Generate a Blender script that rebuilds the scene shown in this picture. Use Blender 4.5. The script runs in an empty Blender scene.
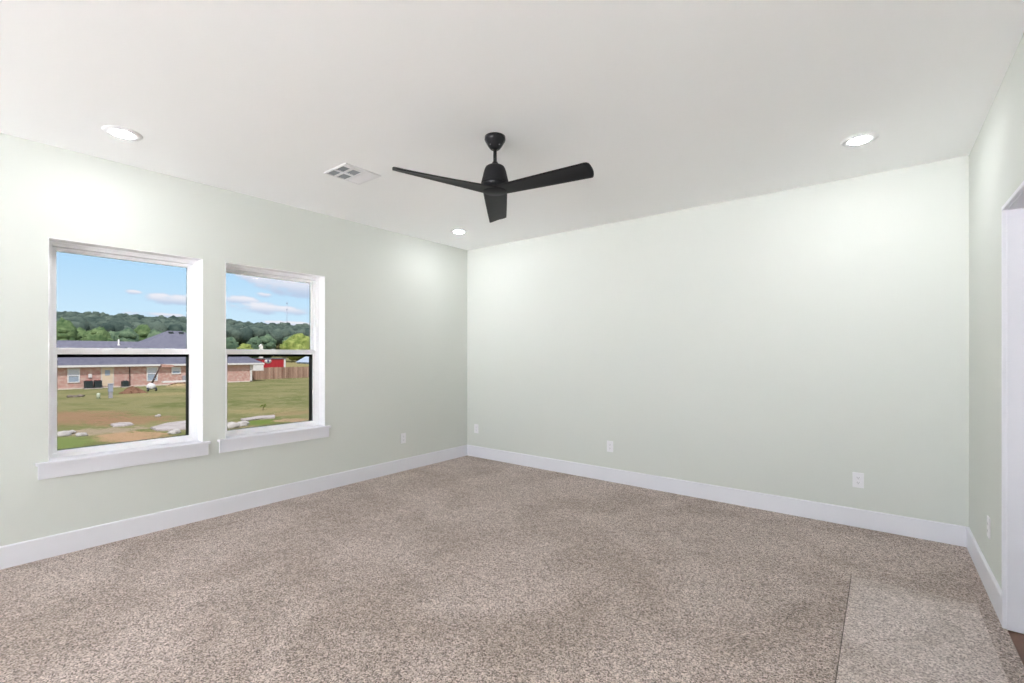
import bpy, bmesh, math, random
from mathutils import Vector, Matrix, noise as mnoise

S = bpy.context.scene
COL = S.collection
PI = math.pi
random.seed(7)

# ------------------------------------------------------------------ camera
ROOM_W, ROOM_H, ROOM_L = 4.834, 2.743, 10.0
cam_data = bpy.data.cameras.new('camera')
cam_data.sensor_fit = 'HORIZONTAL'
cam_data.sensor_width = 36.0
cam_data.lens = 467.5 / 1024 * 36.0
cam_data.shift_y = 12.94 / 1024
cam_data.clip_start = 0.05
cam_data.clip_end = 3000
camera = bpy.data.objects.new('camera', cam_data)
COL.objects.link(camera)
camera.location = (4.346, -4.550, 1.349)
camera.rotation_euler = (PI / 2, 0, math.radians(38.23))
S.camera = camera

# ------------------------------------------------------------------ exposure, light amounts
S.view_settings.view_transform = 'Standard'
S.view_settings.look = 'None'
S.view_settings.gamma = 1.0
S.view_settings.use_curve_mapping = False
S.view_settings.exposure = 0.0
LAMP = 200.0            # downlight lens radiance
DAY = 23.0               # how much brighter the day is than the room; panes of the two view windows are darkened to cancel it
SKY = 1.0 * DAY
SUN = 3.2 * DAY
S.cycles.max_bounces = 14
S.cycles.diffuse_bounces = 8
S.cycles.glossy_bounces = 4
S.cycles.transparent_max_bounces = 12
S.cycles.min_transparent_bounces = 12
S.cycles.min_light_bounces = 4
S.cycles.sample_clamp_indirect = 0.0
S.cycles.use_denoising = True


# ------------------------------------------------------------------ node helpers
class NG:
    def __init__(self, tree):
        self.t = tree

    def n(self, kind, **kw):
        nd = self.t.nodes.new(kind)
        for k, v in kw.items():
            setattr(nd, k, v)
        return nd

    def put(self, sock, v):
        if isinstance(v, bpy.types.NodeSocket):
            self.t.links.new(v, sock)
        elif v is not None:
            if isinstance(v, (tuple, list)) and len(v) == 3 and sock.type == 'RGBA':
                v = (*v, 1)
            sock.default_value = v

    def m(self, op, a, b=None, c=None):
        nd = self.n('ShaderNodeMath', operation=op)
        self.put(nd.inputs[0], a)
        if b is not None:
            self.put(nd.inputs[1], b)
        if c is not None:
            self.put(nd.inputs[2], c)
        return nd.outputs[0]

    def ss(self, v, lo, hi, a=0.0, b=1.0):
        nd = self.n('ShaderNodeMapRange', interpolation_type='SMOOTHSTEP')
        self.put(nd.inputs[0], v)
        for i, q in zip((1, 2, 3, 4), (lo, hi, a, b)):
            nd.inputs[i].default_value = q
        return nd.outputs[0]

    def mix(self, f, a, b, blend='MIX'):
        nd = self.n('ShaderNodeMix', data_type='RGBA', blend_type=blend)
        self.put(nd.inputs[0], f)
        self.put(nd.inputs[6], a)
        self.put(nd.inputs[7], b)
        return nd.outputs[2]

    def noise(self, vec, scale, detail=2.0, rough=0.5, dist=0.0):
        nd = self.n('ShaderNodeTexNoise')
        if vec is not None:
            self.t.links.new(vec, nd.inputs['Vector'])
        nd.inputs['Scale'].default_value = scale
        nd.inputs['Detail'].default_value = detail
        nd.inputs['Roughness'].default_value = rough
        nd.inputs['Distortion'].default_value = dist
        return nd.outputs['Fac']


# ------------------------------------------------------------------ sky and sun
def build_world():
    w = bpy.data.worlds.new('sky')
    S.world = w
    w.use_nodes = True
    g = NG(w.node_tree)
    w.node_tree.nodes.clear()
    tc = g.n('ShaderNodeTexCoord')
    d = tc.outputs['Generated']
    sx = g.n('ShaderNodeSeparateXYZ')
    g.put(sx.inputs[0], d)
    dx, dy, dz = sx.outputs
    # clear sky: pale at the horizon, blue higher up
    ramp = g.n('ShaderNodeValToRGB')
    g.put(ramp.inputs[0], g.m('MAXIMUM', dz, 0.0))
    cr = ramp.color_ramp
    cr.elements[0].position = 0.0
    cr.elements[0].color = (0.72, 0.86, 0.97, 1)
    cr.elements[1].position = 1.0
    cr.elements[1].color = (0.20, 0.42, 0.84, 1)
    for p, c in ((0.07, (0.60, 0.82, 0.98)), (0.16, (0.45, 0.72, 0.97)), (0.4, (0.30, 0.56, 0.92))):
        e = cr.elements.new(p)
        e.color = (*c, 1)
    sky = ramp.outputs[0]
    # cumulus low over the western hills: azimuth/elevation tangents
    inv = g.m('DIVIDE', 1.0, g.m('MAXIMUM', g.m('MULTIPLY', dx, -1.0), 0.02))
    u = g.m('MULTIPLY', dy, inv)
    v = g.m('MULTIPLY', dz, inv)
    cmb = g.n('ShaderNodeCombineXYZ')
    g.put(cmb.inputs[0], u)
    g.put(cmb.inputs[1], g.m('MULTIPLY', v, 2.2))
    n1 = g.noise(cmb.outputs[0], 22.0, 5.0, 0.55)
    n2 = g.noise(cmb.outputs[0], 70.0, 4.0, 0.6)
    nn = g.m('ADD', g.m('MULTIPLY', g.m('SUBTRACT', n1, 0.5), 3.2), g.m('MULTIPLY', g.m('SUBTRACT', n2, 0.5), 1.4))
    west = g.m('GREATER_THAN', g.m('MULTIPLY', dx, -1.0), 0.1)
    CLOUDS = [  # u, v, half width, half height
        (0.290, 0.099, 0.046, 0.0105), (0.226, 0.106, 0.012, 0.004), (0.27, 0.070, 0.060, 0.005),
        (0.53, 0.150, 0.115, 0.026), (0.435, 0.156, 0.05, 0.012), (0.442, 0.123, 0.016, 0.006),
        (0.395, 0.108, 0.035, 0.009), (0.455, 0.095, 0.075, 0.012), (0.50, 0.066, 0.08, 0.006),
    ]
    cov, shade = None, None
    for (cu, cv, a, b) in CLOUDS:
        e1 = g.m('DIVIDE', g.m('SUBTRACT', u, cu), a)
        e2 = g.m('DIVIDE', g.m('SUBTRACT', v, cv), b)
        r2 = g.m('ADD', g.m('MULTIPLY', e1, e1), g.m('MULTIPLY', e2, e2))
        val = g.m('ADD', g.m('SUBTRACT', 1.0, r2), nn)
        k = g.ss(val, -0.35, 0.75)
        s = g.m('MULTIPLY', k, g.ss(e2, -0.9, 0.55))
        cov = k if cov is None else g.m('MAXIMUM', cov, k)
        shade = s if shade is None else g.m('MAXIMUM', shade, s)
    cov = g.m('MULTIPLY', cov, west)
    ccol = g.mix(shade, (0.50, 0.60, 0.78), (0.90, 0.88, 0.93))
    c1 = g.mix(g.m('MULTIPLY', cov, 0.85), sky, ccol)
    # unseen white cloud added over the rest of the sky to neutralise its light
    n3 = g.noise(d, 3.2, 6.0, 0.58)
    east = g.ss(dx, -0.25, 0.1)
    gen = g.m('MULTIPLY', g.ss(n3, 0.22, 0.48), g.m('MAXIMUM', g.ss(dz, 0.22, 0.4), east))
    c2 = g.mix(gen, c1, (0.92, 0.93, 0.96))
    bg = g.n('ShaderNodeBackground')
    g.put(bg.inputs[0], c2)
    bg.inputs[1].default_value = SKY
    out = g.n('ShaderNodeOutputWorld')
    g.put(out.inputs[0], bg.outputs[0])


build_world()
sun_data = bpy.data.lights.new('sun', 'SUN')
sun_data.energy = SUN
sun_data.angle = math.radians(3)
sun_data.color = (1.0, 0.95, 0.86)
sun = bpy.data.objects.new('sun', sun_data)
COL.objects.link(sun)
sun.rotation_euler = Vector((-0.50, 0.30, -0.81)).to_track_quat('-Z', 'Y').to_euler()


# ------------------------------------------------------------------ materials
MATS = {}


def mat(name, color, rough=0.6, spec=0.3, metal=0.0, build=None):
    m = bpy.data.materials.new(name)
    m.use_nodes = True
    g = NG(m.node_tree)
    b = m.node_tree.nodes['Principled BSDF']
    b.inputs['Base Color'].default_value = (*color, 1)
    b.inputs['Roughness'].default_value = rough
    b.inputs['Specular IOR Level'].default_value = spec
    b.inputs['Metallic'].default_value = metal
    if build:
        build(g, b)
    MATS[name] = m
    return m


def objco(g):
    return g.n('ShaderNodeTexCoord').outputs['Object']


def bump(g, b, h, strength, dist):
    nd = g.n('ShaderNodeBump')
    nd.inputs['Strength'].default_value = strength
    nd.inputs['Distance'].default_value = dist
    g.put(nd.inputs['Height'], h)
    g.put(b.inputs['Normal'], nd.outputs[0])


def paint(c1, c2, scale, bs):
    def f(g, b):
        co = objco(g)
        g.put(b.inputs['Base Color'], g.mix(g.noise(co, 1.3, 2), c1, c2))
        bump(g, b, g.noise(co, scale, 3, 0.55), bs, 0.002)
    return f


mat('wall_paint', (0.74, 0.78, 0.72), 0.7, 0.2, build=paint((0.652, 0.676, 0.638), (0.662, 0.685, 0.648), 160, 0.12))
mat('ceiling_paint', (0.86, 0.86, 0.86), 0.85, 0.15, build=paint((0.935, 0.942, 0.945), (0.945, 0.952, 0.955), 130, 0.15))
mat('trim_paint', (0.80, 0.80, 0.835), 0.35, 0.4, build=paint((0.77, 0.77, 0.82), (0.78, 0.78, 0.83), 60, 0.03))
mat('vinyl', (0.90, 0.90, 0.915), 0.35, 0.4, build=paint((0.90, 0.90, 0.915), (0.91, 0.91, 0.92), 50, 0.02))
mat('plastic_white', (0.80, 0.79, 0.82), 0.35, 0.4, build=paint((0.80, 0.79, 0.82), (0.81, 0.81, 0.83), 80, 0.02))
mat('slot_dark', (0.10, 0.10, 0.11), 0.6, build=paint((0.09, 0.09, 0.10), (0.12, 0.12, 0.13), 80, 0.05))
mat('screen_black', (0.012, 0.012, 0.014), 0.5, build=paint((0.010, 0.010, 0.012), (0.016, 0.016, 0.018), 80, 0.05))
mat('register_white', (0.84, 0.84, 0.86), 0.4, 0.3, build=paint((0.84, 0.84, 0.86), (0.85, 0.85, 0.87), 80, 0.03))
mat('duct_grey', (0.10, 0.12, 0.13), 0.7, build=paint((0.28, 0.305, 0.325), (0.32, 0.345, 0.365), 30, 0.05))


def fan_black(g, b):
    co = objco(g)
    g.put(b.inputs['Base Color'], g.mix(g.noise(co, 14, 3), (0.014, 0.014, 0.0155), (0.020, 0.020, 0.022)))
    bump(g, b, g.noise(co, 400, 2), 0.06, 0.001)


mat('fan_black', (0.022, 0.022, 0.025), 0.5, 0.15, build=fan_black)
mat('fan_gloss', (0.012, 0.012, 0.014), 0.25, 0.2, build=fan_black)


def carpet(c_dark, c_mid, c_light, shift):
    def f(g, b):
        mp = g.n('ShaderNodeMapping')
        g.put(mp.inputs[0], objco(g))
        mp.inputs['Location'].default_value = (shift, shift * 0.7, 0)
        co = mp.outputs[0]
        vor = g.n('ShaderNodeTexVoronoi')
        g.put(vor.inputs['Vector'], co)
        vor.inputs['Scale'].default_value = 175
        cell = g.n('ShaderNodeSeparateXYZ')
        g.put(cell.inputs[0], vor.outputs['Color'])
        fine = g.noise(co, 125, 3, 0.65)
        mid = g.noise(co, 16, 3, 0.6)
        spk = g.m('ADD', g.m('MULTIPLY', cell.outputs[0], 0.55), g.m('MULTIPLY', fine, 0.55))
        ramp = g.n('ShaderNodeValToRGB')
        g.put(ramp.inputs[0], spk)
        e = ramp.color_ramp.elements
        e[0].position, e[0].color = 0.22, (*c_dark, 1)
        e[1].position, e[1].color = 0.86, (*c_light, 1)
        k = e.new(0.55)
        k.color = (*c_mid, 1)
        # nap lying this way and that: broad footprints and vacuum tracks
        big = g.noise(co, 1.5, 3, 0.6, 0.6)
        nap = g.m('ADD', g.m('MULTIPLY', g.ss(big, 0.35, 0.65), 0.65), g.m('MULTIPLY', g.ss(mid, 0.3, 0.7), 0.35))
        tone = g.mix(nap, (0.78, 0.76, 0.73), (1.14, 1.145, 1.16))
        g.put(b.inputs['Base Color'], g.mix(1.0, ramp.outputs[0], tone, 'MULTIPLY'))
        hgt = g.m('ADD', g.m('MULTIPLY', spk, 0.8), g.m('MULTIPLY', mid, 0.7))
        bump(g, b, hgt, 1.0, 0.013)
        b.inputs['Sheen Weight'].default_value = 0.15
    return f


mat('carpet', (0.34, 0.29, 0.25), 0.95, 0.05, build=carpet((0.10, 0.078, 0.067), (0.50, 0.408, 0.363), (0.88, 0.76, 0.70), 0.0))
mat('carpet_nap_sheen', (0.40, 0.35, 0.31), 0.95, 0.05, build=carpet((0.25, 0.202, 0.183), (0.66, 0.563, 0.52), (0.95, 0.86, 0.81), 3.7))  # carpet with nap turned; its lighter sheen is put into the colour


mat('carpet_groove_shade', (0.10, 0.075, 0.06), 1.0, 0.0, build=carpet((0.05, 0.038, 0.032), (0.17, 0.135, 0.118), (0.36, 0.31, 0.28), 1.3))  # shadow of the groove at the patch edge, as a dark pile colour


def wood(g, b):
    mp = g.n('ShaderNodeMapping')
    g.put(mp.inputs[0], objco(g))
    mp.inputs['Scale'].default_value = (8, 0.8, 1)
    n = g.noise(mp.outputs[0], 6, 5, 0.6, 1.0)
    g.put(b.inputs['Base Color'], g.mix(n, (0.13, 0.065, 0.04), (0.28, 0.15, 0.10)))


mat('hall_wood', (0.2, 0.1, 0.07), 0.4, 0.4, build=wood)


def glass_mat():
    m = bpy.data.materials.new('window_glass')
    m.use_nodes = True
    t = m.node_tree
    t.nodes.clear()
    g = NG(t)
    tr = g.n('ShaderNodeBsdfTransparent')
    tint = (1.0 / DAY) ** 0.5      # added darkening cancels DAY, split over each pane's two faces
    tr.inputs[0].default_value = (tint, tint, tint, 1)
    gl = g.n('ShaderNodeBsdfGlossy')
    gl.inputs['Roughness'].default_value = 0.02
    fr = g.n('ShaderNodeFresnel')
    fr.inputs[0].default_value = 1.35
    mx = g.n('ShaderNodeMixShader')
    g.put(mx.inputs[0], g.m('MULTIPLY', fr.outputs[0], 0.10))
    g.put(mx.inputs[1], tr.outputs[0])
    g.put(mx.inputs[2], gl.outputs[0])
    o = g.n('ShaderNodeOutputMaterial')
    g.put(o.inputs[0], mx.outputs[0])
    MATS['window_glass'] = m
    c = m.copy()
    c.name = 'clear_glass'
    [n for n in c.node_tree.nodes if n.type == 'BSDF_TRANSPARENT'][0].inputs[0].default_value = (0.985, 0.975, 0.975, 1)
    MATS['clear_glass'] = c
    # fine insect mesh: mostly open
    m = bpy.data.materials.new('screen_mesh')
    m.use_nodes = True
    t = m.node_tree
    t.nodes.clear()
    g = NG(t)
    tr = g.n('ShaderNodeBsdfTransparent')
    tr.inputs[0].default_value = (0.91, 0.91, 0.92, 1)
    o = g.n('ShaderNodeOutputMaterial')
    g.put(o.inputs[0], tr.outputs[0])
    MATS['screen_mesh'] = m
    m = bpy.data.materials.new('lamp_lens')
    m.use_nodes = True
    b = m.node_tree.nodes['Principled BSDF']
    b.inputs['Base Color'].default_value = (0.9, 0.9, 0.9, 1)
    b.inputs['Emission Color'].default_value = (0.97, 0.985, 1.0, 1)
    b.inputs['Emission Strength'].default_value = LAMP
    MATS['lamp_lens'] = m


glass_mat()


# ------------------------------------------------------------------ mesh builder
class MB:
    def __init__(self):
        self.bm = bmesh.new()
        self.mi = 0

    def face(self, pts):
        vs = [self.bm.verts.new(p) for p in pts]
        f = self.bm.faces.new(vs)
        f.material_index = self.mi
        return f

    def box(self, x0, x1, y0, y1, z0, z1, bev=0.0):
        tmp = bmesh.new()
        r = bmesh.ops.create_cube(tmp, size=1.0)
        for v in tmp.verts:
            v.co = Vector((x0 + (v.co.x + .5) * (x1 - x0), y0 + (v.co.y + .5) * (y1 - y0), z0 + (v.co.z + .5) * (z1 - z0)))
        if bev > 0:
            bmesh.ops.bevel(tmp, geom=list(tmp.edges), offset=bev, segments=2, affect='EDGES', profile=0.6)
        self.merge(tmp)
        return self

    def merge(self, tmp, mx=None):
        vm = {}
        for v in tmp.verts:
            vm[v] = self.bm.verts.new(mx @ v.co if mx else v.co)
        for f in tmp.faces:
            try:
                nf = self.bm.faces.new([vm[v] for v in f.verts])
                nf.material_index = self.mi
                nf.smooth = f.smooth
            except ValueError:
                pass
        tmp.free()

    def lathe(self, prof, seg=32, c=(0, 0, 0), smooth=True, cap0=True, cap1=True):
        rings = []
        for r, z in prof:
            if r < 1e-6:
                rings.append([self.bm.verts.new((c[0], c[1], c[2] + z))])
            else:
                rings.append([self.bm.verts.new((c[0] + r * math.cos(2 * PI * i / seg), c[1] + r * math.sin(2 * PI * i / seg), c[2] + z)) for i in range(seg)])
        for a, b in zip(rings, rings[1:]):
            for i in range(seg):
                j = (i + 1) % seg
                if len(a) == 1 and len(b) == 1:
                    continue
                if len(a) == 1:
                    vs = [a[0], b[j], b[i]]
                elif len(b) == 1:
                    vs = [a[i], a[j], b[0]]
                else:
                    vs = [a[i], a[j], b[j], b[i]]
                f = self.bm.faces.new(vs)
                f.smooth = smooth
                f.material_index = self.mi
        if cap0 and len(rings[0]) > 1:
            self.bm.faces.new(list(reversed(rings[0]))).material_index = self.mi
        if cap1 and len(rings[-1]) > 1:
            self.bm.faces.new(rings[-1]).material_index = self.mi
        return self

    def tube(self, p0, p1, r0, r1=None, seg=12):
        r1 = r0 if r1 is None else r1
        p0, p1 = Vector(p0), Vector(p1)
        d = p1 - p0
        q = d.to_track_quat('Z', 'Y').to_matrix().to_4x4()
        t = MB()
        t.lathe([(r0, 0), (r1, d.length)], seg)
        self.merge(t.bm, Matrix.Translation(p0) @ q)
        return self

    def prism(self, poly, z0, z1):
        n = len(poly)
        zf0 = z0 if callable(z0) else (lambda x, y: z0)
        zf1 = z1 if callable(z1) else (lambda x, y: z1)
        lo = [self.bm.verts.new((x, y, zf0(x, y))) for x, y in poly]
        hi = [self.bm.verts.new((x, y, zf1(x, y))) for x, y in poly]
        self.bm.faces.new(list(reversed(lo))).material_index = self.mi
        self.bm.faces.new(hi).material_index = self.mi
        for i in range(n):
            j = (i + 1) % n
            self.bm.faces.new([lo[i], lo[j], hi[j], hi[i]]).material_index = self.mi
        return self

    def blob(self, c, r, sub=2, amp=0.2, freq=1.0, seed=0.0):
        t = bmesh.new()
        bmesh.ops.create_icosphere(t, subdivisions=sub, radius=1.0)
        off = Vector((seed * 3.1, seed * 1.7, seed * 5.3))
        for v in t.verts:
            n = v.co.normalized()
            k = 1 + amp * (mnoise.noise(n * freq + off) + 0.5 * mnoise.noise(n * freq * 2.3 + off))
            v.co = Vector((n.x * r[0], n.y * r[1], n.z * r[2])) * k
        for f in t.faces:
            f.smooth = True
        self.merge(t, Matrix.Translation(c))
        return self

    def build(self, name, mats, parent=None, loc=None):
        bmesh.ops.recalc_face_normals(self.bm, faces=list(self.bm.faces))
        me = bpy.data.meshes.new(name)
        self.bm.to_mesh(me)
        self.bm.free()
        for m in (mats if isinstance(mats, (list, tuple)) else [mats]):
            me.materials.append(MATS[m])
        o = bpy.data.objects.new(name, me)
        COL.objects.link(o)
        if parent:
            o.parent = parent
        if loc:
            o.location = loc
        return o


def thing(name, label, cat, loc=(0, 0, 0), rz=0.0, group=None):
    o = bpy.data.objects.new(name, None)
    o.empty_display_size = 0.1
    COL.objects.link(o)
    o.location = loc
    o.rotation_euler = (0, 0, rz)
    return tag(o, label, cat, group)


def tag(o, label, cat, group=None, kind=None):
    o['label'] = label
    o['category'] = cat
    if group:
        o['group'] = group
    if kind:
        o['kind'] = kind
    return o


def struct(o, label=None, cat=None):
    o['kind'] = 'structure'
    if label:
        o['label'] = label
        o['category'] = cat
    return o


def dup(root, loc, rz, label, group=None):
    r = root.copy()
    COL.objects.link(r)
    r.location = loc
    r.rotation_euler = (0, 0, rz)
    r['label'] = label
    for ch in list(root.children):
        c = ch.copy()
        COL.objects.link(c)
        c.parent = r
        for gch in ch.children:
            d = gch.copy()
            COL.objects.link(d)
            d.parent = c
    return r


def wall_mesh(axis, pos, thick, a0, a1, z0, z1, holes):
    """Solid wall slab with rectangular holes; axis 'x' = wall plane x=pos."""
    A = sorted({a0, a1, *[h[0] for h in holes], *[h[1] for h in holes]})
    Z = sorted({z0, z1, *[h[2] for h in holes], *[h[3] for h in holes]})

    def solid(i, j):
        if i < 0 or j < 0 or i >= len(A) - 1 or j >= len(Z) - 1:
            return False
        ca, cz = (A[i] + A[i + 1]) / 2, (Z[j] + Z[j + 1]) / 2
        return not any(h[0] < ca < h[1] and h[2] < cz < h[3] for h in holes)

    def p(d, a, z):
        return (pos + d, a, z) if axis == 'x' else (a, pos + d, z)
    b = MB()
    for i in range(len(A) - 1):
        for j in range(len(Z) - 1):
            if not solid(i, j):
                continue
            l, r, bo, to = A[i], A[i + 1], Z[j], Z[j + 1]
            for d in (0, thick):
                b.face([p(d, l, bo), p(d, r, bo), p(d, r, to), p(d, l, to)])
            if not solid(i - 1, j):
                b.face([p(0, l, bo), p(thick, l, bo), p(thick, l, to), p(0, l, to)])
            if not solid(i + 1, j):
                b.face([p(0, r, bo), p(thick, r, bo), p(thick, r, to), p(0, r, to)])
            if not solid(i, j - 1):
                b.face([p(0, l, bo), p(thick, l, bo), p(thick, r, bo), p(0, r, bo)])
            if not solid(i, j + 1):
                b.face([p(0, l, to), p(thick, l, to), p(thick, r, to), p(0, r, to)])
    bmesh.ops.remove_doubles(b.bm, verts=list(b.bm.verts), dist=1e-5)
    return b


# ------------------------------------------------------------------ room shell
WT = 0.24                                   # outer wall thickness
WIN = [(-4.016, -3.112), (-2.946, -2.043)]  # two windows in the left wall
WZ0, WZ1 = 0.617, 2.128
GZ0, GZ1 = 0.12, 2.66                         # unseen glazing, added behind the viewer for daylight
DOOR_Y0, DOOR_Y1, DOOR_Z = -2.19, -1.23, 2.075

struct(wall_mesh('x', 0.0, -WT, -ROOM_L, WT, -0.02, ROOM_H, [(a, b, WZ0, WZ1) for a, b in WIN]).build('wall_left', 'wall_paint'))
struct(wall_mesh('y', 0.0, WT, 0.0, ROOM_W + 0.13, -0.02, ROOM_H, []).build('wall_back', 'wall_paint'))
struct(wall_mesh('x', ROOM_W, 0.13, -ROOM_L, 0.0, -0.02, ROOM_H, [(DOOR_Y0, DOOR_Y1, -0.02, DOOR_Z)]).build('wall_right', 'wall_paint'))
struct(wall_mesh('y', -ROOM_L, -WT, -WT, ROOM_W + 0.13, -0.02, ROOM_H, [(0.35, 4.30, GZ0, GZ1)]).build('wall_front', 'wall_paint'))  # opening added for daylight; unseen wall set far back to even it
b = MB()
b.box(0, ROOM_W, -ROOM_L, 0, -0.06, 0.0)
struct(b.build('floor', 'carpet'))
b = MB()
b.box(-WT, 6.6, -ROOM_L - WT, WT, ROOM_H, ROOM_H + 0.25)
struct(b.build('ceiling', 'ceiling_paint'))

# hall beyond the doorway
b = MB()
b.box(ROOM_W + 0.005, 6.5, -2.4, 0.0, -0.06, -0.008)
struct(b.build('floor_hall', 'hall_wood'))
struct(wall_mesh('x', 6.4, 0.13, -2.4, 0.0, -0.02, ROOM_H, []).build('wall_hall', 'wall_paint'))
b = MB()
b.box(ROOM_W + 0.13, 6.53, 0.0, 0.12, -0.02, ROOM_H)
struct(b.build('wall_hall_back', 'wall_paint'))
b = MB()
b.box(ROOM_W + 0.13, 6.53, -2.52, -2.4, -0.02, ROOM_H)
struct(b.build('wall_hall_front', 'wall_paint'))


# baseboards: flat board with eased top edge
def baseboard(name, p0, p1, nrm, ends=True):
    h, t = 0.142, 0.014
    p0, p1, n = Vector(p0), Vector(p1), Vector(nrm)
    prof = [(0, 0), (t, 0), (t, h - 0.006), (t - 0.004, h - 0.001), (t - 0.006, h), (0, h)]
    b = MB()
    ra = [b.bm.verts.new((p0.x + n.x * d, p0.y + n.y * d, z)) for d, z in prof]
    rb = [b.bm.verts.new((p1.x + n.x * d, p1.y + n.y * d, z)) for d, z in prof]
    for i in range(len(prof)):
        j = (i + 1) % len(prof)
        b.bm.faces.new([ra[i], ra[j], rb[j], rb[i]])
    b.bm.faces.new(ra)
    b.bm.faces.new(list(reversed(rb)))
    return struct(b.build(name, 'trim_paint'))


baseboard('baseboard_left', (0, -ROOM_L, 0), (0, 0, 0), (1, 0, 0))
baseboard('baseboard_back', (0.014, 0, 0), (ROOM_W - 0.014, 0, 0), (0, -1, 0))
baseboard('baseboard_right', (ROOM_W, 0, 0), (ROOM_W, DOOR_Y1 + 0.004, 0), (-1, 0, 0))
baseboard('baseboard_right_near', (ROOM_W, -ROOM_L, 0), (ROOM_W, DOOR_Y0 - 0.004, 0), (-1, 0, 0))
baseboard('baseboard_front', (0.014, -ROOM_L, 0), (ROOM_W - 0.014, -ROOM_L, 0), (0, 1, 0))

# doorway lining: jambs, head and stop
door = struct(thing('door_1', 'cased opening with white lining in the right wall', 'doorway'))
LX0, LX1 = ROOM_W - 0.001, ROOM_W + 0.131
b = MB(); b.box(LX0, LX1, DOOR_Y1 - 0.02, DOOR_Y1, 0.0, DOOR_Z, 0.003); b.build('side_jamb', 'trim_paint', door)
b = MB(); b.box(LX0, LX1, DOOR_Y0, DOOR_Y0 + 0.02, 0.0, DOOR_Z, 0.003); b.build('side_jamb', 'trim_paint', door)
b = MB(); b.box(LX0, LX1, DOOR_Y0 + 0.02, DOOR_Y1 - 0.02, DOOR_Z - 0.02, DOOR_Z, 0.003); b.build('head_jamb', 'trim_paint', door)
b = MB()
b.box(LX0 + 0.06, LX0 + 0.095, DOOR_Y1 - 0.031, DOOR_Y1 - 0.02, 0.0, DOOR_Z - 0.02, 0.002)
b.box(LX0 + 0.06, LX0 + 0.095, DOOR_Y0 + 0.02, DOOR_Y0 + 0.031, 0.0, DOOR_Z - 0.02, 0.002)
b.box(LX0 + 0.06, LX0 + 0.095, DOOR_Y0 + 0.031, DOOR_Y1 - 0.031, DOOR_Z - 0.031, DOOR_Z - 0.02, 0.002)
b.build('door_stop', 'trim_paint', door)
for xa, xb in ((ROOM_W - 0.016, ROOM_W), (ROOM_W + 0.13, ROOM_W + 0.146)):
    b = MB()
    b.box(xa, xb, DOOR_Y1 - 0.016, DOOR_Y1 + 0.004, 0.0, DOOR_Z - 0.016, 0.003)
    b.box(xa, xb, DOOR_Y0 - 0.004, DOOR_Y0 + 0.016, 0.0, DOOR_Z - 0.016, 0.003)
    b.box(xa, xb, DOOR_Y0 - 0.004, DOOR_Y1 + 0.004, DOOR_Z - 0.016, DOOR_Z + 0.004, 0.003)
    b.build('casing', 'trim_paint', door)


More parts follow.
